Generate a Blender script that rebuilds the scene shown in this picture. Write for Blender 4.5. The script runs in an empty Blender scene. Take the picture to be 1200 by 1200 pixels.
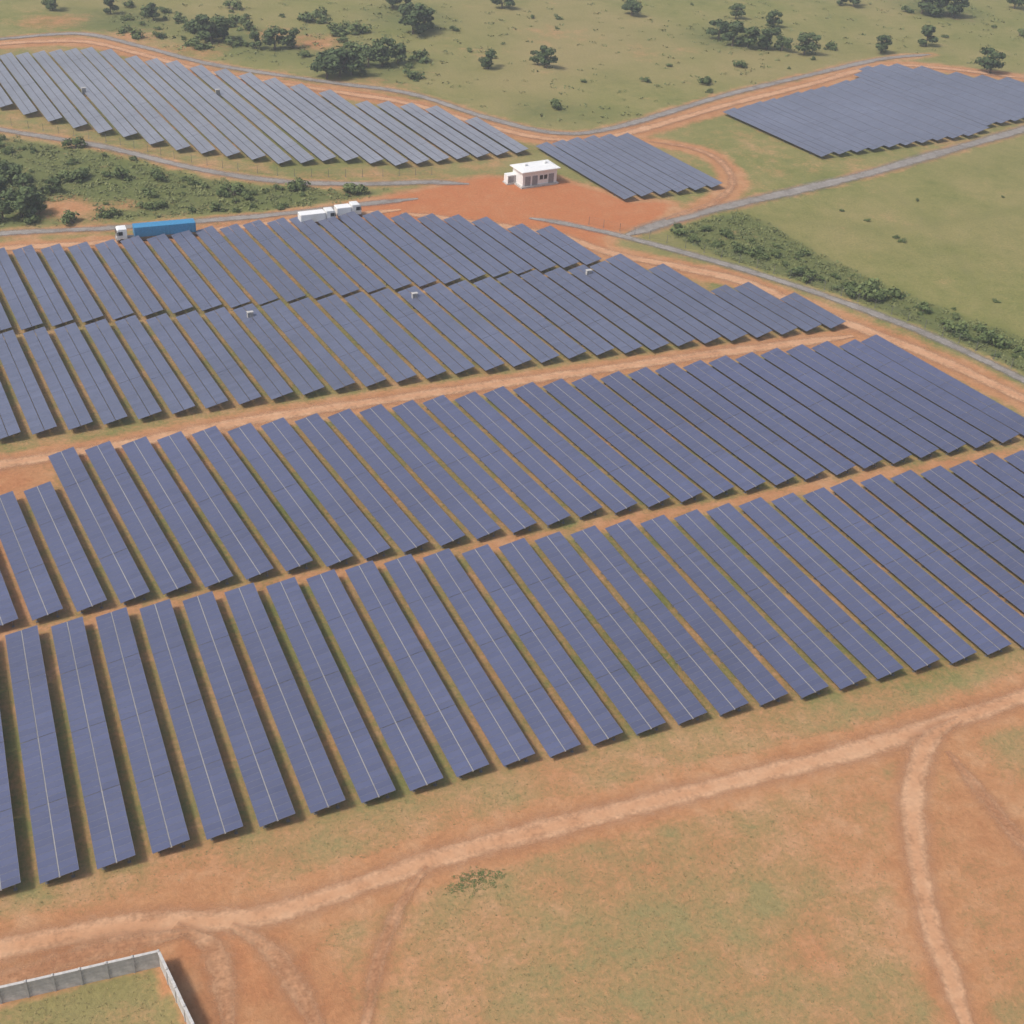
import bpy, bmesh, math, random
import numpy as np
from mathutils import Vector, Matrix
random.seed(7); rng = np.random.default_rng(7)
sc = bpy.context.scene
COL = sc.collection
R = math.radians
H = 116.0; F = 1571.0
d1 = Vector((-750, -1110, F)).normalized()
d2 = Vector((4400, -750, F)); d2 = (d2 - d2.dot(d1)*d1).normalized()
nn = d1.cross(d2)
def g(u, v, z=0.0):
    r = Vector((u-600, v-600, F)); t = (H-z)/nn.dot(r)
    return Vector((d2.dot(r)*t, d1.dot(r)*t, z))
def px(p):
    c = d2*p.x + d1*p.y + nn*(H-p.z)
    return 600+F*c.x/c.z, 600+F*c.y/c.z
def G(pts): return [g(*p) for p in pts]

# ------------------------------------------------------------------ materials
def mat(name):
    m = bpy.data.materials.new(name); m.use_nodes = True
    nt = m.node_tree; b = nt.nodes['Principled BSDF']
    return m, nt, b
def N(nt, t, **kw):
    n = nt.nodes.new(t)
    for k, v in kw.items(): setattr(n, k, v)
    return n
def noise(nt, scale, detail=4, rough=.6, coord=None):
    n = N(nt, 'ShaderNodeTexNoise'); n.inputs['Scale'].default_value = scale
    n.inputs['Detail'].default_value = detail; n.inputs['Roughness'].default_value = rough
    if coord is not None: nt.links.new(coord, n.inputs['Vector'])
    return n.outputs['Fac']
def ramp(nt, fac, stops):
    n = N(nt, 'ShaderNodeValToRGB'); e = n.color_ramp.elements
    while len(e) < len(stops): e.new(.5)
    for i, (p, c) in enumerate(stops):
        e[i].position = p; e[i].color = (*c, 1)
    nt.links.new(fac, n.inputs[0]); return n.outputs[0]
def mixc(nt, fac, a, b):
    n = N(nt, 'ShaderNodeMix', data_type='RGBA')
    for s, v in ((n.inputs[0], fac), (n.inputs[6], a), (n.inputs[7], b)):
        if isinstance(v, (int, float)): s.default_value = v
        elif isinstance(v, tuple): s.default_value = (*v, 1)
        else: nt.links.new(v, s)
    return n.outputs[2]
def mth(nt, op, a, b=None, c=None, clamp=False):
    n = N(nt, 'ShaderNodeMath', operation=op); n.use_clamp = clamp
    for i, v in enumerate((a, b, c)):
        if v is None: continue
        if isinstance(v, (int, float)): n.inputs[i].default_value = v
        else: nt.links.new(v, n.inputs[i])
    return n.outputs[0]
def simple(name, col, rough=.6, metal=0, var=.25, scale=3.0):
    m, nt, b = mat(name)
    tc = N(nt, 'ShaderNodeTexCoord').outputs['Object']
    f = noise(nt, scale, 5, .65, tc)
    c = ramp(nt, f, [(.3, tuple(x*(1-var) for x in col)), (.7, tuple(min(1, x*(1+var)) for x in col))])
    nt.links.new(c, b.inputs['Base Color'])
    b.inputs['Roughness'].default_value = rough; b.inputs['Metallic'].default_value = metal
    return m

def glass_mat(name, col):
    m, nt, b = mat(name)
    geo = N(nt, 'ShaderNodeNewGeometry').outputs['Position']
    f = noise(nt, .03, 4, .6, geo)
    f2 = noise(nt, .9, 3, .6, geo)
    c = ramp(nt, f, [(.3, tuple(x*.87 for x in col)), (.7, tuple(x*1.15 for x in col))])
    c = mixc(nt, mth(nt, 'MULTIPLY', f2, .16), c, (.23, .20, .17))      # dust film
    nt.links.new(c, b.inputs['Base Color'])
    b.inputs['Roughness'].default_value = .36
    b.inputs['IOR'].default_value = 1.45
    return m
M = {}
TIER = [(.072, .086, .160), (.092, .108, .170), (.200, .212, .245), (.122, .137, .188)]  # farther blocks paler: haze and grazing sky sheen put into the glass colour
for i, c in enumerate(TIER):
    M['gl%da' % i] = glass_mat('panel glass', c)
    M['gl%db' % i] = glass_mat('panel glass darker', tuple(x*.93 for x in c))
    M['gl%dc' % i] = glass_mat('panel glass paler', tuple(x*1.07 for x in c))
M['alu'] = simple('aluminium frame', (.15, .15, .185), .5, .2)
M['rail'] = simple('pale mounting rail', (.44, .42, .38), .55, .1)
M['back'] = simple('panel backsheet', (.14, .14, .15), .6)
M['steel'] = simple('galvanised steel', (.20, .19, .185), .55, .4)
M['white'] = simple('white painted steel', (.74, .74, .72), .45, 0, .08)
M['roofw'] = simple('white roof sheet', (.78, .77, .75), .5, 0, .06)
M['greyp'] = simple('grey paint', (.25, .25, .26), .5)
M['blue'] = simple('blue painted steel', (.045, .23, .42), .45, 0, .2)
M['dark'] = simple('dark glass', (.02, .025, .03), .15)
M['tyre'] = simple('rubber', (.02, .02, .02), .85)
M['rim'] = simple('wheel metal', (.35, .35, .35), .4, .7)
M['conc'] = simple('weathered concrete', (.44, .42, .395), .9, 0, .28, 1.2)
M['concl'] = simple('concrete coping', (.46, .44, .41), .9, 0, .22, 1.2)
M['bark'] = simple('bark', (.13, .10, .07), .9)

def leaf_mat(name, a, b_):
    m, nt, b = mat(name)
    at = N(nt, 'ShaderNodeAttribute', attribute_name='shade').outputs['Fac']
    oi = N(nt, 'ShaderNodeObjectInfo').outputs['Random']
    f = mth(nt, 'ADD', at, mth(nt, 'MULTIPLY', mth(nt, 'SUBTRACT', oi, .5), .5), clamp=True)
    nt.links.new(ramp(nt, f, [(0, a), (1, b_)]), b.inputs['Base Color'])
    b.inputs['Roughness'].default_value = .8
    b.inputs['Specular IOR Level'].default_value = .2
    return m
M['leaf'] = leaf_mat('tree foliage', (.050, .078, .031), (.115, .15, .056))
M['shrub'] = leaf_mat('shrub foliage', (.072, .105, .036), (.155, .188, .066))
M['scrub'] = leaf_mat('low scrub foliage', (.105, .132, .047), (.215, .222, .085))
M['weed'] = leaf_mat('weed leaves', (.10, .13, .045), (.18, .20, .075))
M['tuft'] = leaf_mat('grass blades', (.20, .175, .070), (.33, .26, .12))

# ground
def ground_mat():
    m, nt, b = mat('savanna ground')
    L = nt.links
    geo = N(nt, 'ShaderNodeNewGeometry').outputs['Position']
    at = N(nt, 'ShaderNodeAttribute', attribute_name='mask')
    sep = N(nt, 'ShaderNodeSeparateColor'); L.new(at.outputs['Color'], sep.inputs[0])
    soil, lush, tan = sep.outputs[0], sep.outputs[1], sep.outputs[2]
    n1 = noise(nt, .045, 6, .62, geo); n2 = noise(nt, .30, 6, .65, geo); n3 = noise(nt, 1.6, 5, .7, geo)
    n4 = noise(nt, .012, 4, .55, geo); n5 = noise(nt, 6.0, 3, .7, geo); n6 = noise(nt, .11, 5, .62, geo)
    grass = ramp(nt, mth(nt, 'ADD', mth(nt, 'MULTIPLY', n2, .55), mth(nt, 'MULTIPLY', n1, .45)), [(.32, (.142, .155, .045)), (.50, (.200, .194, .063)), (.68, (.265, .230, .088))])
    tf = mth(nt, 'ADD', tan, mth(nt, 'MULTIPLY', mth(nt, 'SUBTRACT', n4, .5), 1.8))
    tf = mth(nt, 'ADD', tf, mth(nt, 'MULTIPLY', mth(nt, 'SUBTRACT', n1, .5), 1.3), clamp=True)
    grass = mixc(nt, mth(nt, 'MULTIPLY', tf, .78), grass, (.295, .228, .104))
    lf = mth(nt, 'ADD', mth(nt, 'MULTIPLY', mth(nt, 'SUBTRACT', lush, .35), 2.0), mth(nt, 'MULTIPLY', mth(nt, 'SUBTRACT', n2, .45), 2.4))
    lf = mth(nt, 'ADD', lf, mth(nt, 'MULTIPLY', mth(nt, 'SUBTRACT', n3, .5), 1.0), clamp=True)
    lf = mth(nt, 'MULTIPLY', lf, mth(nt, 'MULTIPLY', lush, 2.0, clamp=True))
    grass = mixc(nt, mth(nt, 'MULTIPLY', lf, .8), grass, (.100, .122, .041))
    v = N(nt, 'ShaderNodeVectorMath', operation='SCALE'); L.new(grass, v.inputs[0]); L.new(mth(nt, 'MULTIPLY_ADD', n3, .9, .55), v.inputs['Scale'])
    grass = v.outputs[0]
    so = ramp(nt, mth(nt, 'ADD', mth(nt, 'MULTIPLY', n2, .55), mth(nt, 'MULTIPLY', n1, .45)), [(.32, (.34, .148, .066)), (.5, (.415, .205, .095)), (.68, (.47, .275, .148))])
    red = mth(nt, 'MULTIPLY', mth(nt, 'SUBTRACT', soil, 1.0), 3.0, clamp=True)
    so = mixc(nt, mth(nt, 'MULTIPLY', red, mth(nt, 'MULTIPLY_ADD', n2, -.9, 1.2, True)), so, (.43, .150, .060))
    v = N(nt, 'ShaderNodeVectorMath', operation='SCALE'); L.new(so, v.inputs[0]); L.new(mth(nt, 'MULTIPLY_ADD', n3, .7, .65), v.inputs['Scale'])
    so = v.outputs[0]
    f = mth(nt, 'MULTIPLY_ADD', mth(nt, 'SUBTRACT', soil, .5), 2.0, .5)
    f = mth(nt, 'ADD', f, mth(nt, 'MULTIPLY', mth(nt, 'SUBTRACT', n1, .5), 1.4))
    f = mth(nt, 'ADD', f, mth(nt, 'MULTIPLY', mth(nt, 'SUBTRACT', n6, .5), 1.9))
    f = mth(nt, 'ADD', f, mth(nt, 'MULTIPLY', mth(nt, 'SUBTRACT', n2, .5), 1.6))
    f = mth(nt, 'ADD', f, mth(nt, 'MULTIPLY', mth(nt, 'SUBTRACT', n3, .5), 1.5), clamp=True)
    c = mixc(nt, f, grass, so)
    L.new(c, b.inputs['Base Color']); b.inputs['Roughness'].default_value = .95
    b.inputs['Specular IOR Level'].default_value = .1
    bp = N(nt, 'ShaderNodeBump'); bp.inputs['Strength'].default_value = .5; bp.inputs['Distance'].default_value = .3
    L.new(mth(nt, 'ADD', n3, mth(nt, 'MULTIPLY', n5, .3)), bp.inputs['Height']); L.new(bp.outputs[0], b.inputs['Normal'])
    return m
M['ground'] = ground_mat()
def road_mat(name, lo, mid, hi, edge=.30):
    m, nt, b = mat(name); L = nt.links
    geo = N(nt, 'ShaderNodeNewGeometry').outputs['Position']
    uv = N(nt, 'ShaderNodeUVMap'); sp = N(nt, 'ShaderNodeSeparateXYZ'); L.new(uv.outputs[0], sp.inputs[0])
    v = sp.outputs[1]
    n2 = noise(nt, .35, 6, .65, geo); n3 = noise(nt, 1.8, 5, .7, geo); n1 = noise(nt, .06, 4, .6, geo)
    c = ramp(nt, mth(nt, 'ADD', mth(nt, 'MULTIPLY', n2, .6), mth(nt, 'MULTIPLY', n1, .4)), [(.33, lo), (.5, mid), (.67, hi)])
    d = mth(nt, 'ABSOLUTE', mth(nt, 'SUBTRACT', v, .5))
    rut = mth(nt, 'SUBTRACT', 1.0, mth(nt, 'MULTIPLY', mth(nt, 'ABSOLUTE', mth(nt, 'SUBTRACT', d, .16)), 10.0), clamp=True)
    c = mixc(nt, mth(nt, 'MULTIPLY', rut, mth(nt, 'MULTIPLY', n2, 1.2, clamp=True)), c, hi)
    s = N(nt, 'ShaderNodeVectorMath', operation='SCALE'); L.new(c, s.inputs[0]); L.new(mth(nt, 'MULTIPLY_ADD', n3, .6, .7), s.inputs['Scale'])
    L.new(s.outputs[0], b.inputs['Base Color']); b.inputs['Roughness'].default_value = .95
    e = mth(nt, 'DIVIDE', mth(nt, 'SUBTRACT', .5, d), edge)
    e = mth(nt, 'ADD', e, mth(nt, 'MULTIPLY', mth(nt, 'SUBTRACT', n2, .49), 1.1))
    e = mth(nt, 'ADD', e, mth(nt, 'MULTIPLY', mth(nt, 'SUBTRACT', n1, .5), .5))
    e = mth(nt, 'ADD', e, mth(nt, 'MULTIPLY', mth(nt, 'SUBTRACT', n3, .5), 1.0), clamp=True)
    e = mth(nt, 'MULTIPLY', e, mth(nt, 'MULTIPLY', mth(nt, 'SUBTRACT', .5, d), 3.2, clamp=True))
    tr = N(nt, 'ShaderNodeBsdfTransparent'); mx = N(nt, 'ShaderNodeMixShader')
    L.new(e, mx.inputs[0]); L.new(tr.outputs[0], mx.inputs[1]); L.new(b.outputs[0], mx.inputs[2])
    L.new(mx.outputs[0], nt.nodes['Material Output'].inputs[0])
    return m
M['dirt'] = road_mat('orange dirt track', (.42, .205, .098), (.48, .255, .132), (.53, .31, .175), .42)
M['dirt_faint'] = road_mat('faint dirt track', (.38, .17, .078), (.43, .215, .105), (.485, .275, .150), .6)
M['gravel'] = road_mat('grey gravel', (.17, .152, .132), (.23, .205, .18), (.30, .268, .235), .42)

# ------------------------------------------------------------------ helpers
def link(o, parent=None):
    COL.objects.link(o)
    if parent: o.parent = parent
    return o
def empty(name, loc, rz=0):
    o = bpy.data.objects.new(name, None); o.location = loc; o.rotation_euler = (0, 0, rz)
    o.empty_display_size = .5
    return link(o)
def tag(o, label, cat, group=None):
    o['label'] = label; o['category'] = cat
    if group: o['group'] = group
    return o
class MB:
    def __init__(s): s.v = []; s.f = []; s.m = []
    def box(s, x0, x1, y0, y1, z0, z1, mi=0, top=None):
        k = len(s.v); t = top or (x0, x1, y0, y1)
        s.v += [(x0,y0,z0),(x1,y0,z0),(x1,y1,z0),(x0,y1,z0),(t[0],t[2],z1),(t[1],t[2],z1),(t[1],t[3],z1),(t[0],t[3],z1)]
        for q in ((0,3,2,1),(4,5,6,7),(0,1,5,4),(1,2,6,5),(2,3,7,6),(3,0,4,7)):
            s.f.append(tuple(k+i for i in q)); s.m.append(mi)
    def prism(s, prof, y0, y1, mi=0):           # profile in x,z extruded along y
        k = len(s.v); n = len(prof)
        s.v += [(x, y0, z) for x, z in prof] + [(x, y1, z) for x, z in prof]
        s.f.append(tuple(range(k, k+n))); s.f.append(tuple(reversed(range(k+n, k+2*n)))); s.m += [mi, mi]
        for i in range(n):
            j = (i+1) % n; s.f.append((k+j, k+i, k+n+i, k+n+j)); s.m.append(mi)
    def tube(s, pts, rad, seg=6, mi=0):
        base = len(s.v)
        for i, p in enumerate(pts):
            p = Vector(p); a = Vector(pts[min(i+1, len(pts)-1)]) - Vector(pts[max(i-1, 0)])
            a.normalize(); q = a.orthogonal().normalized(); w = a.cross(q)
            for j in range(seg):
                t = 2*math.pi*j/seg; s.v.append(tuple(p + (q*math.cos(t)+w*math.sin(t))*rad[i]))
        for i in range(len(pts)-1):
            for j in range(seg):
                a = base+i*seg+j; b = base+i*seg+(j+1) % seg
                s.f.append((a, b, b+seg, a+seg)); s.m.append(mi)
        s.f.append(tuple(base+j for j in reversed(range(seg)))); s.f.append(tuple(base+(len(pts)-1)*seg+j for j in range(seg))); s.m += [mi, mi]
    def mesh(s, name, mats, bevel=0):
        me = bpy.data.meshes.new(name); me.from_pydata(s.v, [], s.f)
        for m in mats: me.materials.append(m)
        me.polygons.foreach_set('material_index', s.m)
        bm = bmesh.new(); bm.from_mesh(me)
        bmesh.ops.recalc_face_normals(bm, faces=bm.faces)
        if bevel: bmesh.ops.bevel(bm, geom=bm.edges[:], offset=bevel, segments=2, affect='EDGES', clamp_overlap=True)
        bm.to_mesh(me); bm.free(); me.update()
        return me
    def build(s, name, mats, parent=None, bevel=0):
        if not isinstance(mats, list): mats = [mats]
        return link(bpy.data.objects.new(name, s.mesh(name, mats, bevel)), parent)
def resample(P, step):
    P = [Vector(p) for p in P]; out = []
    Q = [P[0]*2-P[1]] + P + [P[-1]*2-P[-2]]
    for i in range(1, len(Q)-2):
        a, b, c, d = Q[i-1], Q[i], Q[i+1], Q[i+2]
        k = max(2, int((c-b).length/step))
        for j in range(k):
            t = j/k
            out.append(.5*((2*b)+(c-a)*t+(2*a-5*b+4*c-d)*t*t+(3*b-a-3*c+d)*t**3))
    out.append(P[-1]); return out

ROADS = []      # (points, half width, soil halo strength, halo width)
zr = [.02]
def road(name, pts, width, m, halo=1.0, hw=2.0):
    P = resample(G(pts), 2.0); z = zr[0]; zr[0] += .008
    ROADS.append((P, width/2, halo, hw))
    verts = []; faces = []; uvs = []; d = 0; nP = len(P)
    for i, p in enumerate(P):
        t = (P[min(i+1, nP-1)] - P[max(i-1, 0)]).normalized(); s = Vector((-t.y, t.x, 0))
        w = width/2*(1.2+.10*math.sin(d*.13+len(pts))+.06*math.sin(d*.41))*min(1, .3+.2*min(i, nP-1-i))
        if i: d += (P[i]-P[i-1]).length
        for k in range(5):
            q = p + s*w*(k/2-1); verts.append((q.x, q.y, z)); uvs.append((d, k/4))
    for i in range(nP-1):
        for k in range(4):
            a = i*5+k; faces.append((a, a+5, a+6, a+1))
    me = bpy.data.meshes.new(name); me.from_pydata(verts, [], faces); me.materials.append(m)
    ul = me.uv_layers.new(name='UVMap')
    idx = np.empty(len(me.loops), dtype=np.int32); me.loops.foreach_get('vertex_index', idx)
    ul.data.foreach_set('uv', np.array(uvs, dtype=np.float32)[idx].ravel())
    if me.polygons[0].normal.z < 0: me.flip_normals()
    o = link(bpy.data.objects.new(name, me)); o['kind'] = 'structure'
    return o

# ------------------------------------------------------------------ roads
road('dirt_road', [(-90,1132),(0,1112),(150,1085),(290,1076),(400,1045),(520,1004),(660,966),(850,918),(1000,880),(1110,846),(1200,816),(1300,782)], 4.9, M['dirt'], .98, 3.2)
road('dirt_road', [(1125,842),(1088,868),(1070,930),(1074,1000),(1090,1080),(1112,1140),(1140,1220)], 4.7, M['dirt'], .95, 3.0)
road('dirt_road', [(205,1085),(246,1108),(262,1150),(270,1230)], 5.8, M['dirt_faint'], 1.05, 5.5)
road('dirt_road', [(270,1085),(312,1110),(347,1155),(387,1230)], 5.2, M['dirt_faint'], 1.05, 5.2)
road('dirt_road', [(500,1015),(470,1060),(445,1120),(425,1220)], 3.2, M['dirt_faint'], .70, 2.6)
road('dirt_road', [(1110,880),(1150,930),(1200,990),(1260,1050)], 4.2, M['dirt_faint'], .88, 5.0)
road('dirt_road', [(-90,1170),(0,1150),(100,1118),(220,1092)], 5.0, M['dirt_faint'], 1.0, 4.0)
road('dirt_road', [(-90,560),(0,545),(150,520),(300,492),(500,462),(700,434),(850,413),(1000,394)], 4.8, M['dirt'], .95, 2.4)
road('dirt_road', [(470,250),(560,262),(650,276),(720,298),(800,314),(870,330),(940,358),(1010,386),(1100,421),(1200,468),(1300,515)], 5.4, M['dirt'], .98, 3.2)
road('dirt_road', [(-90,305),(0,292),(130,284),(250,270),(350,258),(470,246)], 4.0, M['dirt'], .98, 3.0)
road('gravel_road', [(-90,284),(0,274),(120,268),(250,258),(340,250),(440,238),(490,233)], 3.8, M['gravel'], .7, 2.0)
road('gravel_road', [(620,256),(660,262),(740,280),(850,310),(940,338),(1020,366),(1100,398),(1200,446),(1300,500)], 3.8, M['gravel'], .35, 1.5)
road('gravel_road', [(735,276),(800,255),(870,238),(1000,208),(1100,180),(1200,152),(1320,120)], 5.6, M['gravel'], .5, 2.0)
road('gravel_road', [(-90,132),(0,152),(120,172),(220,196),(320,212),(420,216),(500,214),(550,216)], 4.2, M['gravel'], .6, 2.5)
road('gravel_road', [(-90,52),(0,46),(95,40),(170,56),(250,76),(380,96),(480,110),(570,138),(650,156),(720,150),(850,112),(950,88),(1030,70),(1090,64)], 4.2, M['gravel'], .6, 2.5)
road('dirt_road', [(-90,62),(0,52),(95,49),(165,64),(250,86),(380,106),(480,122),(570,148),(650,164),(720,160),(850,124),(950,99),(1030,78),(1100,80),(1200,92)], 4.6, M['dirt'], 1.0, 4.2)
road('dirt_road', [(760,166),(810,174),(845,190),(858,216),(835,238),(780,258)], 3.4, M['dirt_faint'], .95, 3.4)

# ------------------------------------------------------------------ solar rows
TILT = R(10); ZC = 1.35; MW = 2.04; GAP = .11
def hz(x): return ZC + x*math.tan(TILT)
SEC = {}
def section_mesh(nc, var, tier):
    if (nc, var, tier) in SEC: return SEC[(nc, var, tier)]
    rr = random.Random(nc*31+var); v = []; f = []; mi = []
    ct, st = math.cos(TILT), math.sin(TILT)
    for c in range(nc):
        for side in (0, 1):
            s0 = GAP/2 if side else -GAP/2-MW; s1 = s0+MW
            y0 = c*1.01+.01; y1 = y0+.99; k = len(v)
            ja, jb = rr.uniform(-.005, .005), rr.uniform(-.005, .005)
            def P(s, y, dz):
                j = ja*(1 if s > (s0+s1)/2 else -1) + jb*(1 if y > (y0+y1)/2 else -1)
                return (s*ct, y, ZC + s*st + dz + j)
            e = .03
            v += [P(s0,y0,0),P(s1,y0,0),P(s1,y1,0),P(s0,y1,0),
                  P(s0+e,y0+e,-.004),P(s1-e,y0+e,-.004),P(s1-e,y1-e,-.004),P(s0+e,y1-e,-.004),
                  P(s0,y0,-.045),P(s1,y0,-.045),P(s1,y1,-.045),P(s0,y1,-.045)]
            f.append((k+4,k+5,k+6,k+7)); mi.append(rr.choice((0,0,0,0,1,2)))
            for i in range(4):
                j = (i+1) % 4
                f.append((k+i,k+j,k+4+j,k+4+i)); mi.append(3)
                f.append((k+8+i,k+8+j,k+j,k+i)); mi.append(3)
            f.append((k+11,k+10,k+9,k+8)); mi.append(4)
    me = bpy.data.meshes.new('panel_section'); me.from_pydata(v, [], f)
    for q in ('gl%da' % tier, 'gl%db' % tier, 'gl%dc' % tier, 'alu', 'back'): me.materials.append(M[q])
    me.polygons.foreach_set('material_index', mi); me.update()
    SEC[(nc, var, tier)] = me; return me
def post_mesh(x):
    b = MB(); b.box(x-.06, x+.06, -.05, .05, -.3, hz(x)-.14); b.box(x-.2, x+.2, -.2, .2, -.05, .05)
    return b.mesh('support_post', [M['steel']])
PM = {x: post_mesh(x) for x in (-1.35, 1.35)}
def rail_mesh(x):
    b = MB()
    if x == 0: b.box(-.10, .10, 0, 1, ZC-.15, ZC-.075)
    else: b.box(x-.04, x+.04, 0, 1, hz(x)-.15, hz(x)-.07)
    return b.mesh('support_rail', [M['rail' if x == 0 else 'steel']])
RM = {x: rail_mesh(x) for x in (-1.35, 0.0, 1.35)}
ORD1 = 'first second third fourth fifth sixth seventh eighth ninth tenth eleventh twelfth thirteenth fourteenth fifteenth sixteenth seventeenth eighteenth nineteenth'.split()
def ordinal(n):
    if n < 20: return ORD1[n-1]
    t = {2:'twent',3:'thirt',4:'fort',5:'fift'}[n//10]
    return t+'ieth' if n % 10 == 0 else t+'y-'+ORD1[n % 10-1]
def infr(p, mg=0):
    u, v = px(p); return -mg < u < 1200+mg and -mg < v < 1200+mg
def solar_row(B, T, detail, tier, wide, roll, lift):
    d = T-B; Lm = d.length; n = max(2, round(Lm/1.012))
    root = empty('solar_panel_row', B, math.atan2(-d.x, d.y))
    root.rotation_euler.y = roll; root.location.z = lift
    root.scale.x = wide
    k = max(1, round(n/11)); sizes = [n//k + (1 if i < n % k else 0) for i in range(k)]
    y = 0
    for s in sizes:
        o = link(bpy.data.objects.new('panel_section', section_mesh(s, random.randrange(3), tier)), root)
        o.location = (0, y, random.uniform(-.012, .012))
        if detail:
            for yy in ((.8, s*1.01-.8) if detail == 1 else (s*.5,)):
                for x in PM:
                    q = link(bpy.data.objects.new('support_post', PM[x]), root); q.location.y = y+yy
        y += s*1.01+.05
    for x in (RM if detail == 1 else (-1.35, 1.35)):
        q = link(bpy.data.objects.new('support_rail', RM[x]), root); q.scale.y = y-.05
    return root
def isect(B, d, poly):
    best = None
    for a, b in zip(poly[:-1], poly[1:]):
        e = b-a; den = d.x*e.y-d.y*e.x
        if abs(den) < 1e-9: continue
        w = a-B; t = (w.x*e.y-w.y*e.x)/den; s = (w.x*d.y-w.y*d.x)/den
        if -1e-6 <= s <= 1 and t > 3 and (best is None or t < best): best = t
    return best
BLOCKPOLY = []
def block(bottom, top, start, end, mL, mR, detail, tier, wide, make_label, group, split=None, make_label2=None, group2=None, pitch=5.98):
    bp = G(bottom); tp = G(top); sp = G(split) if split else None
    BLOCKPOLY.append([(p.x, p.y) for p in bp] + [(p.x, p.y) for p in reversed(tp)])
    xs = [p.x for p in bp]; ys = [p.y for p in bp]
    x = start if isinstance(start, float) else g(*start).x
    x1 = g(*end).x; X0 = x; lo = []; up = []
    while x <= x1+.5:
        B = Vector((x, float(np.interp(x, xs, ys)), 0)); m = mL+(mR-mL)*(x-X0)/max(1, x1-X0)
        d = Vector((m, 1, 0)).normalized(); t = isect(B, d, tp); x += pitch
        B0 = B; B = B + d*random.uniform(-.25, .25)
        rl = R(random.uniform(-.5, .5)); lf = random.uniform(-.05, .05)
        if t is None: continue
        if sp:
            ts = isect(B0, d, sp)
            if ts and t > ts+8:
                lo.append((B, B0+d*(ts-.6), rl, lf)); up.append((B0+d*(ts+.6), B0+d*t, rl, lf)); continue
        lo.append((B, B0+d*t, rl, lf))
    for lst, lab, grp in ((lo, make_label, group), (up, make_label2, group2)):
        vis = [q for q in lst if any(infr(q[0]+(q[1]-q[0])*w/12, 18) for w in range(13))]
        for i, (a, b, rl, lf) in enumerate(vis):
            r = solar_row(a, b, detail, tier, wide, rl, lf); tag(r, lab(ordinal(i+1)), 'solar panels', grp)
    return x

block([(-120,1082),(65,1037),(258,987),(445,941),(610,900),(762,863),(1000,808),(1200,764),(1500,695)],
      [(-120,775),(25,746),(184,714),(339,687),(530,654),(700,627),(865,598),(1025,569),(1200,536),(1500,480)],
      (3,1051), (1480,700), -.005, -.115, 1, 0, 1.0,
      lambda o: f'{o} panel row from the left in the nearest block above the foreground track', 'solar rows of the nearest block', pitch=5.92)
block([(-80,757),(28,736),(115,717),(163,708),(308,681),(465,654),(600,629),(700,608),(800,592),(1000,556),(1200,519),(1420,480)],
      [(-120,612),(52,578),(57,541),(77,538),(333,500),(600,462),(800,434),(1036,402),(1290,540),(1440,480)],
      -11.9, (1240,512), -.125, -.20, 1, 0, .99,
      lambda o: f'{o} panel row from the left in the middle block below the long dirt road', 'solar rows of the middle block', pitch=5.75)
block([(-120,540),(10,520),(300,476),(500,448),(700,421),(850,404),(985,387)],
      [(-120,318),(0,299),(130,290),(250,274),(340,262),(445,255),(460,258),(560,263),(590,270),(650,275),(700,304),(770,320),(810,328),(835,344),(890,340),(1000,388)],
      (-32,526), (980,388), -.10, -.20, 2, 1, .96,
      lambda o: f'{o} panel row from the left along the upper side of the long dirt road', 'near solar rows of the upper block',
      [(-300,438),(-120,413),(0,397),(110,383),(293,365),(486,343),(600,328),(690,316),(760,306)],
      lambda o: f'{o} panel row from the left in the upper block below the parked trucks', 'far solar rows of the upper block', pitch=5.62)
block([(-60,112),(-2,127),(36,138),(70,147),(110,158),(160,165),(200,178),(275,187),(340,196),(400,191),(470,198),(560,189),(640,180)],
      [(-100,75),(0,70),(55,66),(115,62),(150,72),(200,78),(300,95),(390,115),(420,125),(500,130),(560,148),(605,153),(640,176)],
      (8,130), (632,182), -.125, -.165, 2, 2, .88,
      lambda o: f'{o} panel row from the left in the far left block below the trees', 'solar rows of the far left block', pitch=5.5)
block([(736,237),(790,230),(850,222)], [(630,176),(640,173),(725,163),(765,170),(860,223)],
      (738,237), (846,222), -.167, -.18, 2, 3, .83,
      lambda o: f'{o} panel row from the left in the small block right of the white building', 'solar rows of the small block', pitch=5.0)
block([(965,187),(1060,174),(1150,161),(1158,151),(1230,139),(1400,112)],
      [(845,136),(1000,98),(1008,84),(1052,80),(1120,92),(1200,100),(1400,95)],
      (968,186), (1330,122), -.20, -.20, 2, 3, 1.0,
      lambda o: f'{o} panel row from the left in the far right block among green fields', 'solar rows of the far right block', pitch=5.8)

# ------------------------------------------------------------------ ground sheet with soil / scrub masks
def axis(lo, hi, st, far):
    a = list(np.arange(lo, hi, st)); s = st; x = hi; r = []
    while x < far: r.append(x); s *= 1.35; x += s
    s = st; x = lo-st; l = []
    while x > -far: l.append(x); s *= 1.35; x -= s
    return np.array(l[::-1]+a+r+[far])
ax = axis(-60, 450, 1.25, 4000); ay = axis(30, 540, 1.25, 4000)
XX, YY = np.meshgrid(ax, ay); PX = XX.ravel(); PY = YY.ravel()
def inpoly(poly):
    r = np.zeros(len(PX), bool); n = len(poly)
    for i in range(n):
        x1, y1 = poly[i]; x2, y2 = poly[(i+1) % n]
        if y1 == y2: continue
        r ^= ((y1 > PY) != (y2 > PY)) & (PX < (x2-x1)*(PY-y1)/(y2-y1)+x1)
    return r
def gp(pts): return [(p.x, p.y) for p in G(pts)]
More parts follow.
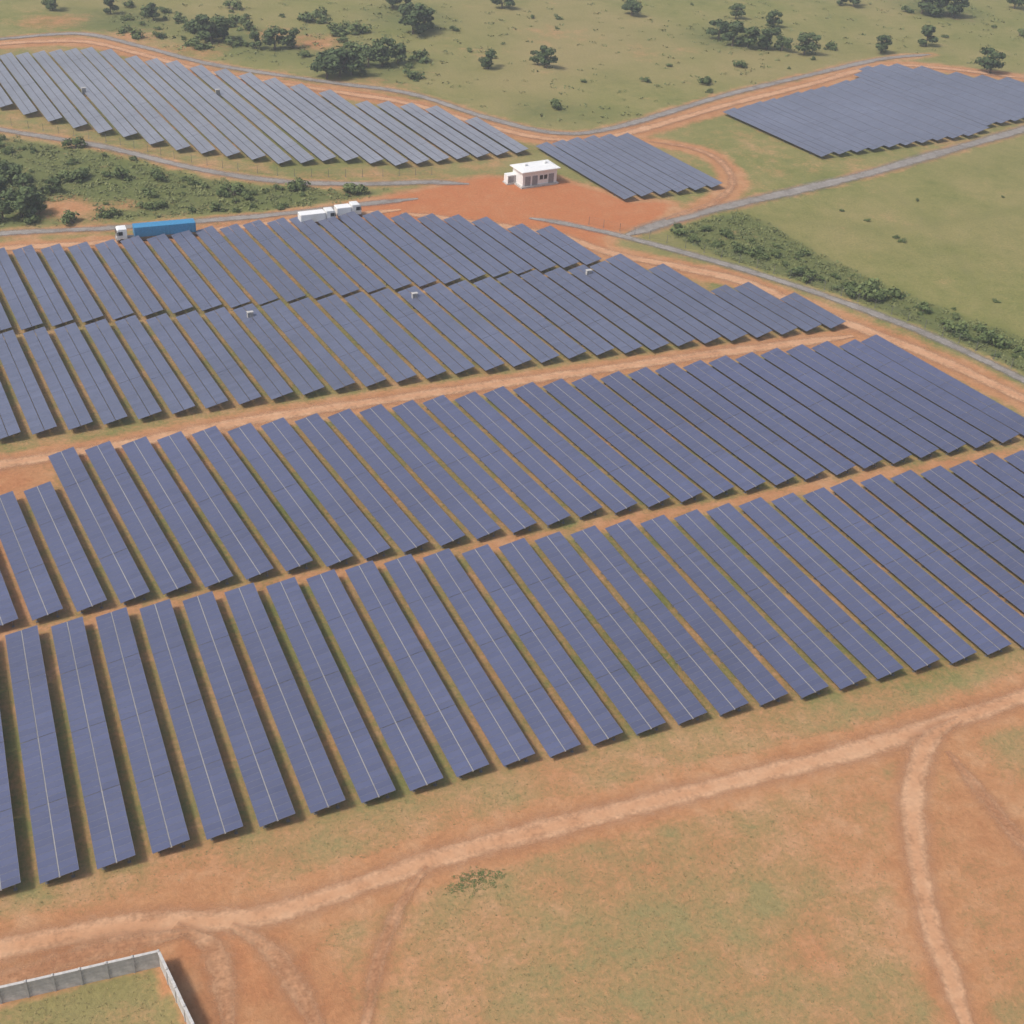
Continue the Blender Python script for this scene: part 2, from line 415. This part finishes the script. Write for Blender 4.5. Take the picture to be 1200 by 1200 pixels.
def distline(P):
    d = np.full(len(PX), 1e9)
    for a, b in zip(P[:-1], P[1:]):
        ex, ey = b.x-a.x, b.y-a.y; l2 = ex*ex+ey*ey+1e-9
        t = np.clip(((PX-a.x)*ex+(PY-a.y)*ey)/l2, 0, 1)
        d = np.minimum(d, np.hypot(PX-a.x-t*ex, PY-a.y-t*ey))
    return d
soil = np.full(len(PX), .06); lush = np.full(len(PX), .18); tan = np.full(len(PX), .26)
def setp(pts, s=None, l=None, t=None, world=False):
    k = inpoly(pts if world else gp(pts))
    if s is not None: soil[k] = s
    if l is not None: lush[k] = l
    if t is not None: tan[k] = t
def blob(u, v, r, s=None, l=None, t=None):
    c = g(u, v); k = np.exp(-((PX-c.x)**2+(PY-c.y)**2)/(r*r))
    if s is not None: soil[:] = soil*(1-k)+s*k
    if l is not None: lush[:] = lush*(1-k)+l*k
    if t is not None: tan[:] = tan*(1-k)+t*k
LEFTZ = [(-120,278),(0,268),(340,245),(430,234),(460,218),(330,218),(230,202),(120,178),(0,158),(-120,140)]
HEDGE = [(755,264),(850,242),(900,262),(960,298),(1060,345),(1160,382),(1300,434),(1300,505),(1200,440),(1020,360),(850,302)]
YARD = [(-120,1205),(0,1178),(186,1136),(236,1240),(240,1400),(-200,1400)]
farm = [(-120,1090),(65,1048),(445,952),(1000,820),(1400,730),(1400,560),(1200,480),(1010,392),(880,345),(700,300),(450,250),(340,258),(0,292),(-120,310)]
setp([(-120,320),(450,250),(560,215),(640,160),(480,108),(250,72),(100,42),(-120,55)], .36, .30, .4)
setp(LEFTZ, .12, .78, .22)
setp([(640,160),(850,118),(1030,75),(1400,90),(1400,110),(1200,148),(1000,205),(850,235),(760,165)], .24, .15, .45)
setp(farm, .42, .45, .35)
setp([(-120,1085),(65,1044),(445,948),(1000,815),(1400,726),(1700,1300),(-250,1400)], .52, .06, 1.3)
setp([(-120,1068),(65,1046),(445,950),(1000,817),(1300,750),(1300,765),(1000,850),(600,962),(300,1040),(-120,1090)], .44, .10, 1.1)
setp([(400,240),(470,226),(560,208),(640,203),(720,228),(800,238),(770,262),(720,275),(650,276),(560,266),(400,256)], 1.5, 0)
setp([(500,262),(560,250),(720,278),(720,305),(640,282)], 1.3, 0)
for P in BLOCKPOLY[3:]: setp(P, .34, .40, .3, True)
setp([(-120,620),(20,590),(60,740),(-120,770)], .75, .3)
setp([(0,540),(60,548),(55,575),(0,590),(-60,600),(-60,555)], 1.1, 0)
setp(HEDGE, .08, .82, .12)
for b in [(555,1030,3.0,.1,.5),(870,1055,8,.45,.04),(900,960,4,.44,.08),(400,1100,5,.32,.15),(600,1130,9,.45,.04),(1165,858,3,.2,.25),(1098,962,1.6,.1,.6),
          (960,1130,8,.45,.04),(760,1090,8,.45,.04),(840,935,3,.38,.1),(1000,990,6,.75,.05),(950,1110,2.2,1.15,0),(520,1160,6,.62,.05),(700,1010,5,.62,.05),(660,910,4,.75,.1),(530,960,4,.8,.1),(1160,960,9,1.05,0),(1180,1080,9,.8,.05),(1020,920,6,.75,.05),(330,1010,4,.5,.15),(880,880,4,.42,.15),(290,1150,8,1.15,0),(240,1100,6,1.25,0),(150,1105,6,1.1,0),(230,1060,5,1.05,0),
          (85,245,6,1.05,0),(150,240,4,.6,.4),(320,40,8,.65,.3),(370,50,9,.8,.1),(230,60,9,.65,.2),(440,100,10,.6,.3),(150,45,9,.75,.2),(60,25,12,.65,.2),(1120,20,8,.35,.5)]:
    blob(*b[:3], s=b[3], l=b[4])
for b in [(660,60,30,.85),(700,30,25,.8),(580,95,18,.7),(900,85,20,.55),(1100,260,22,.5),(980,255,16,.55),(1180,190,20,.5)]: blob(b[0], b[1], b[2], t=b[3])
for b in [(640,40,14),(560,60,10),(760,60,12)]: blob(b[0], b[1], b[2], s=.34)
for b in [(430,70,20,.8),(300,50,20,.7),(150,25,20,.8),(860,45,18,.8),(1100,10,18,.8),(640,130,14,.6),(700,135,12,.5),(20,230,14,1.0),(220,228,8,.8),(480,20,20,.7)]: blob(b[0], b[1], b[2], l=b[3])
for hl in ([(900,255),(1010,268),(1110,262),(1230,235)], [(1030,215),(1090,262),(1140,330),(1180,385)]):     # faint old hedge lines in the right field
    k = np.exp(-(distline(resample(G(hl), 4))/2.0)**2); lush = np.maximum(lush, .55*k)
def blur(a, k):
    A = a.reshape(XX.shape)
    for _ in range(k):
        A = np.pad(A, 1, 'edge'); A = (A[:-2,1:-1]+A[2:,1:-1]+A[1:-1,:-2]+A[1:-1,2:]+2*A[1:-1,1:-1])/6
    return A.ravel()
soil = blur(soil, 6); lush = blur(lush, 5); tan = blur(tan, 6)
for P, hw, halo, w in ROADS:
    d = np.maximum(distline(P)-hw*.7, 0); k = np.exp(-(d/w)**2)
    soil = np.maximum(soil, halo*k); lush = lush*(1-k)
setp(YARD, .22, .30, .8)
lane = resample(G([(-90,770),(28,744),(163,715),(308,687),(465,660),(700,617),(1000,564),(1200,528),(1400,492)]), 4)
k = np.exp(-(distline(lane)/2.6)**2); soil = np.maximum(soil, .78*k); lush = lush*(1-.8*k)
nx, ny = len(ax), len(ay)
ii = np.arange(nx*ny).reshape(ny, nx)
faces = np.stack([ii[:-1,:-1], ii[:-1,1:], ii[1:,1:], ii[1:,:-1]], -1).reshape(-1, 4)
me = bpy.data.meshes.new('ground')
me.vertices.add(nx*ny); me.vertices.foreach_set('co', np.stack([PX, PY, np.zeros_like(PX)], -1).astype(np.float32).ravel())
me.loops.add(faces.size); me.loops.foreach_set('vertex_index', faces.astype(np.int32).ravel())
me.polygons.add(len(faces)); me.polygons.foreach_set('loop_start', np.arange(0, faces.size, 4, dtype=np.int32))
me.update(calc_edges=True); me.validate()
ca = me.color_attributes.new('mask', 'FLOAT_COLOR', 'POINT')
ca.data.foreach_set('color', np.stack([soil, lush, tan, np.ones_like(soil)], -1).astype(np.float32).ravel())
me.materials.append(M['ground'])
go = link(bpy.data.objects.new('ground', me)); go['kind'] = 'structure'
def at_field(p, A):
    i = int(np.clip(np.searchsorted(ax, p.x), 0, nx-1)); j = int(np.clip(np.searchsorted(ay, p.y), 0, ny-1))
    return A[j*nx+i]

# ------------------------------------------------------------------ vegetation
def leafy(name, lobes, count, size, m, seed):
    r = random.Random(seed); v = []; f = []; sh = []
    for i in range(count):
        c, rad = lobes[r.randrange(len(lobes))]
        d = Vector((r.gauss(0,1), r.gauss(0,1), r.gauss(0,1))).normalized()*(r.random()**.4)
        p = Vector(c)+Vector((d.x*rad[0], d.y*rad[1], d.z*rad[2]))
        if p.z < .05: p.z = .05
        nrm = (d+Vector((r.uniform(-.8,.8), r.uniform(-.8,.8), r.uniform(-.2,.9)))).normalized()
        a = nrm.orthogonal().normalized(); b = nrm.cross(a); t = r.uniform(0, 6.28)
        a, b = a*math.cos(t)+b*math.sin(t), b*math.cos(t)-a*math.sin(t)
        s = size*r.uniform(.55, 1.25); k = len(v)
        v += [tuple(p-a*s), tuple(p+b*s*.6), tuple(p+a*s), tuple(p-b*s*.6)]
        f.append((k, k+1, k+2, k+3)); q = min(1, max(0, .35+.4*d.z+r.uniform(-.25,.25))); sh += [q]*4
    me = bpy.data.meshes.new(name); me.from_pydata(v, [], f); me.materials.append(m)
    a = me.attributes.new('shade', 'FLOAT', 'POINT'); a.data.foreach_set('value', sh); me.update()
    return me
TREES = []
for s in range(5):      # unit height 10 m
    r = random.Random(40+s); lobes = []
    n = r.randint(7, 11); wide = r.uniform(2.6, 3.9)
    for i in range(n):
        a = r.uniform(0, 6.28); q = wide*math.sqrt(r.random())
        z = r.uniform(2.4, 8.4)-q*.35
        rr_ = r.uniform(1.1, 2.0); lobes.append(((q*math.cos(a), q*math.sin(a), z), (rr_*1.25, rr_*1.25, rr_*.85)))
    tb = MB(); tb.tube([(0,0,-.3),(.1,.05,1.5),(.15,-.1,3.4),(0,.1,5.6)], [.38,.28,.2,.09], 7)
    for (c, _) in lobes[:6]: tb.tube([(.12,0,2.2),(c[0]*.5, c[1]*.5, 2.2+(c[2]-2.2)*.6), c], [.15,.09,.03], 5)
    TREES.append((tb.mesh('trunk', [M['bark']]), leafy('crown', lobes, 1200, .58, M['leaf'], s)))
SHR = []
for s in range(5):      # unit height 2 m
    r = random.Random(90+s); lobes = []
    for i in range(7):
        a = r.uniform(0, 6.28); q = 1.3*math.sqrt(r.random()); rr_ = r.uniform(.35, .75)
        lobes.append(((q*math.cos(a), q*math.sin(a), r.uniform(.35, 1.35)-.2*q), (rr_*1.2, rr_*1.2, rr_)))
    tb = MB()
    for c, _ in lobes: tb.tube([(0,0,-.1), (c[0]*.5, c[1]*.5, c[2]*.5), c], [.07,.05,.02], 5)
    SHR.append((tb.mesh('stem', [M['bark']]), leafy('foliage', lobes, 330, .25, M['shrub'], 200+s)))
def plant(kind, p, h, label, cat, group, dark=False):
    src = TREES if kind == 'tree' else SHR; tr, cr = random.choice(src)
    o = empty(kind, p, random.uniform(0, 6.28)); s = h/(10 if kind == 'tree' else 2)
    o.scale = (s*random.uniform(.95, 1.35), s*random.uniform(.95, 1.35), s)
    link(bpy.data.objects.new(tr.name.split('.')[0], tr), o); link(bpy.data.objects.new(cr.name.split('.')[0], cr), o)
    return tag(o, label, cat, group)
tops = [(248,50,9.5),(232,44,7),(262,46,7),(300,57,6),(322,58,8),(343,56,6.5),(383,92,9),(398,90,10),(412,88,8),(432,78,8),(448,78,9.5),(466,74,7),(484,40,11),(498,34,8),(640,80,7.5),(630,76,5),(572,80,6),(740,18,7),(842,46,8),(858,54,9),(876,56,8),(898,58,8),(916,60,6),(942,64,8),(905,32,7),(862,22,6),(1032,62,7),(1085,54,8),(1080,16,10),(1098,18,11),(1118,20,10),(1160,86,9),(1188,10,9),(1000,8,7),(588,10,7),(460,10,8),(476,14,8),(180,24,6),(130,16,6),(62,12,6),(985,6,6)]
tops.sort()
for i, (u, v, h) in enumerate(tops):
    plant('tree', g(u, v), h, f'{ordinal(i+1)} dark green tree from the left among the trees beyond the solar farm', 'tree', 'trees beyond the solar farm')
lefts = [(4,258,6),(26,254,7.5),(46,250,5),(2,236,6.5),(30,228,6),(14,214,5.5),(62,226,4)]
lefts.sort()
for i, (u, v, h) in enumerate(lefts):
    plant('tree', g(u, v), h, f'{ordinal(i+1)} dense tree from the left in the scrub clump at the left edge', 'tree', 'trees at the left edge')
def pin(p, poly):
    r = False; n = len(poly)
    for i in range(n):
        x1, y1 = poly[i]; x2, y2 = poly[(i+1) % n]
        if (y1 > p.y) != (y2 > p.y) and p.x < (x2-x1)*(p.y-y1)/(y2-y1)+x1: r = not r
    return r
RP = np.array([(q.x, q.y, hw) for P, hw, _, _ in ROADS for q in P])
def nearroad(p, ex=1.0): return bool((np.hypot(RP[:,0]-p.x, RP[:,1]-p.y) < RP[:,2]+ex).any())
def scatter(poly_px, n, keep=None):
    W = gp(poly_px); x0, x1 = min(a[0] for a in W), max(a[0] for a in W); y0, y1 = min(a[1] for a in W), max(a[1] for a in W); out = []; tries = 0
    while len(out) < n and tries < n*60:
        tries += 1; p = Vector((random.uniform(x0, x1), random.uniform(y0, y1), 0))
        if pin(p, W) and infr(p, 20) and not nearroad(p) and (keep is None or keep(p)): out.append(p)
    return out
cent = resample(G([(785,274),(840,287),(900,303),(960,326),(1015,350),(1070,368),(1120,387),(1170,408),(1230,432)]), 1.5)
for i in range(92):
    c = random.choice(cent); p = Vector((c.x+random.gauss(0, 3.2), c.y+abs(random.gauss(0, 3.2)), 0))
    if nearroad(p): continue
    plant('shrub', p, random.choice((.7, 1.0, 1.3, 1.7, 2.3)), 'green shrub in the scrub strip beside the grey road at right', 'shrub', 'shrubs in the scrub strip at right')
for (u, v, h) in [(1010,343,4.0),(1022,350,3.2),(1120,388,3.2),(1165,404,3.6)]:
    plant('shrub', g(u, v), h, 'tall dark bush standing out of the scrub strip beside the grey road', 'shrub', 'tall bushes of the scrub strip')
for p in scatter(LEFTZ, 72, lambda p: at_field(p, soil) < .45):
    plant('shrub', p, random.choice((.8, 1.2, 1.6, 2.2, 3.0)), 'low green bush in the scrub between the two curved grey roads at left', 'shrub', 'bushes in the scrub at left')
for p in scatter([(130,4),(360,14),(500,50),(490,96),(370,88),(290,62),(150,48)], 55):
    plant('shrub', p, random.choice((1.4, 2.0, 2.6, 3.4, 4.2)), 'bush in the dark scrub among the trees above the far left block', 'shrub', 'bushes above the far left block')
topzone = [(130,50),(480,104),(640,148),(720,144),(1030,64),(1240,84),(1240,2),(130,2)]
for p in scatter([(510,50),(560,118),(640,148),(720,144),(1030,64),(1240,84),(1240,2),(520,2)], 30, lambda p: random.random() < at_field(p, lush)*1.6):
    plant('shrub', p, random.choice((1.0, 1.4, 2.0, 3.0)), 'small shrub dotted across the green plain beyond the far right block', 'shrub', 'shrubs on the far plain')
for p in scatter([(880,255),(1020,215),(1230,160),(1230,400),(1160,380),(1000,325)], 9):
    plant('shrub', p, random.uniform(.6, 1.3), 'small shrub dotted across the olive field at right', 'shrub', 'shrubs in the right field')

# low scrub and grass tufts (uncountable)
def cover(name, label, cat, clumps, m):
    v = []; f = []; sh = []
    for p, hgt, rad, n in clumps:
        t0 = random.random()
        for _ in range(n):
            a = random.uniform(0, 6.28); q = rad*math.sqrt(random.random())
            c = Vector((p.x+q*math.cos(a), p.y+q*math.sin(a), hgt*random.uniform(.1, 1)*(1-.5*q/rad)))
            nr = Vector((random.uniform(-1,1), random.uniform(-1,1), random.uniform(.4,1.6))).normalized(); e = nr.orthogonal().normalized(); w = nr.cross(e)
            s = rad*random.uniform(.16, .38); k = len(v)
            v += [tuple(c-e*s), tuple(c+w*s*.6), tuple(c+e*s), tuple(c-w*s*.6)]; f.append((k,k+1,k+2,k+3)); sh += [min(1, max(0, t0*.6+random.uniform(0, .4)))]*4
    me = bpy.data.meshes.new(name); me.from_pydata(v, [], f); me.materials.append(m)
    a = me.attributes.new('shade', 'FLOAT', 'POINT'); a.data.foreach_set('value', sh)
    o = link(bpy.data.objects.new(name, me)); o['kind'] = 'stuff'; tag(o, label, cat)
cl = [(p, random.uniform(.2, .7), random.uniform(.4, 1.4), 10) for p in scatter(LEFTZ, 950, lambda p: random.random() > at_field(p, soil)*1.6)]
cover('scrub', 'rough low scrub covering the ground between the curved roads at left', 'scrub', cl, M['scrub'])
cl = [(p, random.uniform(.15, .6), random.uniform(.35, 1.2), 10) for p in scatter(HEDGE, 1000)]
cover('scrub', 'rough low scrub strip between the grey road and right field', 'scrub', cl, M['scrub'])
cl = [(p, random.uniform(.2, .7), random.uniform(.6, 1.8), 9) for p in scatter(topzone, 700, lambda p: random.random() < at_field(p, lush)*1.6)]
cover('scrub', 'scattered low scrub on the far plain below the trees', 'scrub', cl, M['scrub'])
cc = g(558, 1032)
cl = [(Vector((cc.x+random.gauss(0, 1.7), cc.y+random.gauss(0, .7), 0)), random.uniform(.03, .10), random.uniform(.12, .34), 14) for _ in range(170)]
cover('weeds', 'low green patch of weeds below the foreground dirt road', 'weeds', cl, M['weed'])
v = []; f = []; sh = []
FZ = [(-20,1060),(445,945),(1000,812),(1230,755),(1260,1230),(-20,1230)]
for p in scatter(FZ, 6500, lambda p: random.random() > at_field(p, soil)*1.2-.05):
    s = random.uniform(.06, .18)
    for b in range(5):
        a = random.uniform(0, 6.28); c, q = math.cos(a), math.sin(a); k = len(v); w = s*.3; l = random.uniform(.4, 1.1)*s
        v += [(p.x-q*w, p.y+c*w, 0), (p.x+q*w, p.y-c*w, 0), (p.x+c*l, p.y+q*l, s*random.uniform(.4, .9))]
        f.append((k, k+1, k+2)); t = random.random(); sh += [t]*3
me = bpy.data.meshes.new('grass'); me.from_pydata(v, [], f); me.materials.append(M['tuft'])
a = me.attributes.new('shade', 'FLOAT', 'POINT'); a.data.foreach_set('value', sh)
o = link(bpy.data.objects.new('grass', me)); o['kind'] = 'stuff'; tag(o, 'dry grass tufts scattered over the orange foreground soil', 'grass')

# ------------------------------------------------------------------ concrete boundary wall
wall = empty('boundary_wall', g(188, 1132))
tag(wall, 'grey precast concrete boundary wall with a corner at lower left', 'wall')
C0 = wall.location.copy(); WH = 2.3
def wall_run(A, B, skip_first=False):
    d = B-A; L = d.length; n = round(L/2.6); st = L/n; rz = math.atan2(d.y, d.x)
    pb = MB(); pb.box(.1, st-.1, -.06, .06, 0, .72); pb.box(.1, st-.1, -.055, .055, .73, 1.46); pb.box(.1, st-.1, -.06, .06, 1.47, WH)
    pm = pb.mesh('wall_panel', [M['conc']], .012)
    qb = MB(); qb.box(-.1, .1, -.13, .13, -.2, WH+.12); qb.box(-.13, .13, -.16, .16, WH+.121, WH+.2, 0, (-.07,.07,-.1,.1)); qm = qb.mesh('post', [M['conc']], .01)
    cb = MB(); cb.box(.11, st-.11, -.15, .15, WH+.002, WH+.09); cm = cb.mesh('coping', [M['concl']], .015)
    for i in range(n):
        p = A+d*(i/n)-C0
        for nm, me_ in (('wall_panel', pm), ('coping', cm), ('post', qm)):
            if nm == 'post' and i == 0 and skip_first: continue
            o = link(bpy.data.objects.new(nm, me_), wall); o.location = p; o.rotation_euler.z = rz+(random.uniform(-.006,.006))
            if nm == 'wall_panel': o.location.z = random.uniform(-.03, 0)
wall_run(C0, g(-130, 1206)); wall_run(C0, g(262, 1290), True)

# ------------------------------------------------------------------ fences
fp = MB(); fp.box(-.035, .035, -.035, .035, -.3, 1.9); fp.box(-.15,.15,-.15,.15,-.05,.05)
FPM = fp.mesh('fence_post', [M['steel']])
def fence(pts, label, step):
    P = resample(G(pts), 1.0); o0 = empty('wire_fence', P[0]); tag(o0, label, 'fence')
    acc = 0; last = P[0]; posts = [P[0]]
    for p in P[1:]:
        acc += (p-last).length; last = p
        if acc >= step: posts.append(p); acc = 0
    posts = posts[:98]
    for p in posts:
        q = link(bpy.data.objects.new('fence_post', FPM), o0); q.location = p-P[0]
    b = MB()
    for z in (.3, .7, 1.1, 1.5, 1.85): b.tube([tuple(p-P[0]+Vector((0,0,z))) for p in posts], [.010]*len(posts), 4)
    b.build('wire', M['steel'], o0)
fence([(690,263),(740,274),(850,303),(940,331),(1020,359),(1100,391),(1200,438),(1300,490)], 'long wire fence on posts beside the grey road right of the solar farm', 3.5)
fence([(-60,126),(0,144),(120,165),(220,189),(320,205),(420,207),(520,204)], 'wire fence on posts along the curved grey road below the far left block', 4)

# ------------------------------------------------------------------ inverter boxes between tables
ib = [(293,367,'small white inverter cabinet left of centre between the upper block rows'), (486,345,'small white inverter cabinet near the centre of the upper block'),
      (690,318,'small white inverter cabinet at the right part of the upper block'), (98,104,'small white inverter cabinet in the left part of the far left block'), (255,106,'small white inverter cabinet in the middle of the far left block')]
for u, v_, lab in ib:
    o = empty('inverter_cabinet', g(u, v_, 2.0)*1.0, .05); o.location.z = 0; tag(o, lab, 'cabinet', 'inverter cabinets among the panels')
    o.scale = (.62, .62, .9)
    b = MB(); b.box(-.9, .9, -.5, .5, .5, 2.5); b.build('housing', M['concl'], o, .03)
    b = MB(); b.box(-1.0, 1.0, -.6, .6, 2.503, 2.6); b.build('roof', M['concl'], o, .02)
    for s in (-.8, .8):
        b = MB(); b.box(s-.08, s+.08, -.3, .3, -.1, .497); b.build('leg', M['steel'], o)
    for s in (-.45, .45):
        b = MB(); b.box(s-.38, s+.38, -.53, -.503, .65, 2.3); b.build('door', M['greyp'], o)

# ------------------------------------------------------------------ white substation building
sub = empty('substation_building', g(626, 214), R(8)); tag(sub, 'white flat-roofed building on orange soil between the far solar blocks', 'building')
b = MB(); b.box(-5.2, 5.2, -2.9, 2.9, -.2, .45); b.build('plinth', M['conc'], sub, .03)
b = MB(); b.box(-4.8, 4.8, -2.5, 2.5, .453, 3.9); b.build('wall', M['white'], sub, .03)
b = MB(); b.box(-5.4, 5.4, -3.1, 3.1, 3.903, 4.15); b.box(-5.1, 5.1, -2.8, 2.8, 4.153, 4.6, 0, (-4.2, 4.2, -1.2, 1.2)); rf = b.build('roof', M['roofw'], sub, .03)
for x in (-2.8, 2.8):
    b = MB(); b.box(x-.4, x+.4, -.4, .4, 4.3, 5.1); b.build('roof_vent', M['white'], rf, .05)
for x in (-3.4, -1.4, 3.2):
    dr = MB(); dr.box(x-.75, x+.75, -2.56, -2.503, .47, 2.8); d_ = dr.build('door', M['greyp'], sub, .01)
    q = MB(); q.box(x+.5, x+.56, -2.62, -2.563, 1.4, 1.7); q.build('handle', M['rim'], d_)
for x in (.4, 1.6):
    b = MB(); b.box(x-.45, x+.45, -2.55, -2.503, 1.7, 2.7); w = b.build('window', M['dark'], sub)
    q = MB(); q.box(x-.52, x+.52, -2.6, -2.503, 1.6, 1.69); q.build('sill', M['concl'], w)
cab = empty('transformer_cabinet', g(600, 214), R(8)); tag(cab, 'small pale grey transformer cabinet left of the white building', 'cabinet')
b = MB(); b.box(-2.0, 2.0, -1.2, 1.2, -.1, .3); b.build('plinth', M['conc'], cab)
b = MB(); b.box(-1.8, 1.8, -1.0, 1.0, .303, 2.3); b.build('housing', M['white'], cab, .05)
for x in (-.9, .9):
    b = MB(); b.box(x-.8, x+.8, -1.06, -1.003, .45, 2.1)
    for z in (.7, .95, 1.2): b.box(x-.6, x+.6, -1.10, -1.063, z, z+.1)
    b.build('door', M['greyp'], cab)
b = MB()
for i in range(7): b.box(1.85, 2.35, -.9+i*.28, -.82+i*.28, .6, 2.0)
b.build('cooling_fins', M['greyp'], cab)

# ------------------------------------------------------------------ vehicles
def wheel(parent, x, y, rad=.52, w=.3):
    b = MB(); s = 1 if y > 0 else -1
    b.tube([(x, y-w/2, rad), (x, y-w/2+.05, rad), (x, y+w/2-.05, rad), (x, y+w/2, rad)], [rad*.92, rad, rad, rad*.92], 18); t = b.build('wheel', M['tyre'], parent)
    b = MB(); b.tube([(x, y+s*w*.49, rad), (x, y+s*(w*.5+.03), rad)], [rad*.55, rad*.45], 12); b.build('rim', M['rim'], t)
def cabin(parent, x0, m):
    b = MB(); b.prism([(x0,.9),(x0+2.15,.75),(x0+2.2,1.7),(x0+2.0,2.9),(x0+1.7,3.1),(x0,3.1)], -1.2, 1.2); b.build('cab', m, parent, .05)
    b = MB(); b.prism([(x0+2.21,1.78),(x0+2.04,2.78),(x0+2.08,2.78),(x0+2.25,1.78)], -1.05, 1.05); b.build('windscreen', M['dark'], parent)
    for s in (-1, 1):
        b = MB(); b.box(x0+.9, x0+1.8, s*1.225-.02, s*1.225+.02, 1.8, 2.6); b.build('side_window', M['dark'], parent)
        b = MB(); b.box(x0+2.2, x0+2.28, s*.85-.2, s*.85+.2, .95, 1.2); b.build('headlight', M['rim'], parent)
        b = MB(); b.box(x0+1.9, x0+2.05, s*1.4-.12, s*1.4+.12, 1.9, 2.5); b.build('mirror', M['tyre'], parent)
    b = MB(); b.box(x0+2.16, x0+2.32, -1.2, 1.2, .45, .85); b.build('bumper', M['greyp'], parent, .04)
def road_dir(a, b): d = g(*b)-g(*a); return math.atan2(d.y, d.x)
t = empty('lorry', g(185, 279), road_dir((240,272),(130,282))); tag(t, 'white cabbed lorry with a long blue trailer parked above the solar rows', 'truck')
cabin(t, 6.4, M['white'])
b = MB(); b.box(-8, 8.2, -.45, .45, .75, 1.05); b.build('chassis', M['greyp'], t)
b = MB(); b.box(-8.0, 4.9, -1.28, 1.28, 1.12, 3.25)
for i in range(17): b.box(-7.7+i*.77, -7.5+i*.77, -1.33, 1.33, 1.3, 3.1)
b.build('trailer', M['blue'], t, .03)
b = MB(); b.box(-8.04, -8.003, -1.15, 1.15, 1.25, 3.15); b.build('rear_door', M['blue'], t)
for x in (-6.6, -5.3, -4.0, 4.2, 7.6):
    for s in (-1.08, 1.08): wheel(t, x, s)
def box_truck(u, v_, rz, L, lab, hh=3.2):
    t = empty('box_truck', g(u, v_), rz); tag(t, lab, 'truck')
    cabin(t, L/2-2.2, M['white'])
    b = MB(); b.box(-L/2, L/2-2.0, -.4, .4, .65, .95); b.build('chassis', M['greyp'], t)
    b = MB(); b.box(-L/2-.1, L/2-2.4, -1.2, 1.2, 1.0, hh); b.box(-L/2-.05, L/2-2.45, -1.23, 1.23, 1.0, 1.12); b.build('cargo_box', M['roofw'], t, .04)
    b = MB(); b.box(-L/2-.14, -L/2-.103, -1.1, 1.1, 1.1, hh-.1); b.build('rear_door', M['white'], t)
    for x in (-L/2+1.5, L/2-1.2):
        for s in (-1.05, 1.05): wheel(t, x, s, .48)
box_truck(372, 262, road_dir((340,263),(420,254)), 8.0, 'white box truck parked at the upper edge of the panels, left one of two', 2.8)
box_truck(408, 254, road_dir((340,263),(420,254)), 5.6, 'shorter white box truck parked nearest the orange clearing', 2.7)

# ------------------------------------------------------------------ light, sky, air, camera
az = R(-98); el = R(52)     # azimuth from +Y clockwise
sd = Vector((math.sin(az)*math.cos(el), math.cos(az)*math.cos(el), math.sin(el)))
sun = bpy.data.lights.new('sun', 'SUN'); sun.energy = 2.95; sun.angle = R(10); sun.color = (1, .98, .945)
so = link(bpy.data.objects.new('sun', sun)); so.rotation_euler = sd.to_track_quat('Z', 'Y').to_euler(); so.location = (0, 0, 200)
w = bpy.data.worlds.new('World'); sc.world = w; w.use_nodes = True
nt = w.node_tree; sky = nt.nodes.new('ShaderNodeTexSky'); sky.sky_type = 'NISHITA'; sky.sun_disc = False
sky.sun_elevation = el; sky.sun_rotation = az; sky.dust_density = 4.0; sky.air_density = 1.0; sky.ozone_density = 1.0
nt.links.new(sky.outputs[0], nt.nodes['Background'].inputs[0]); nt.nodes['Background'].inputs[1].default_value = .15
# thin hazy air over the whole plain
hb = MB(); hb.box(-900, 1300, -500, 1500, -6, 170); hm = bpy.data.materials.new('hazy air'); hm.use_nodes = True
ht = hm.node_tree; ht.nodes.clear(); ho = ht.nodes.new('ShaderNodeOutputMaterial'); hs = ht.nodes.new('ShaderNodeVolumeScatter')
hs.inputs['Density'].default_value = .00038; hs.inputs['Color'].default_value = (.96, .97, 1, 1); hs.inputs['Anisotropy'].default_value = .2
ht.links.new(hs.outputs[0], ho.inputs['Volume'])
hz_o = hb.build('sky_haze', hm); hz_o['kind'] = 'structure'
cam = bpy.data.cameras.new('camera'); co = link(bpy.data.objects.new('camera', cam)); sc.camera = co
cam.sensor_width = 36; cam.lens = 36*F/1200; cam.clip_end = 8000; cam.clip_start = 1
ex = Vector((d2.x, d1.x, -nn.x)); ey = -Vector((d2.y, d1.y, -nn.y)); ez = -Vector((d2.z, d1.z, -nn.z))
mw = Matrix((ex, ey, ez)).transposed().to_4x4(); mw.translation = (0, 0, H); co.matrix_world = mw
sc.view_settings.view_transform = 'Standard'; sc.view_settings.look = 'None'; sc.view_settings.exposure = 0
print('objects', len(bpy.data.objects))
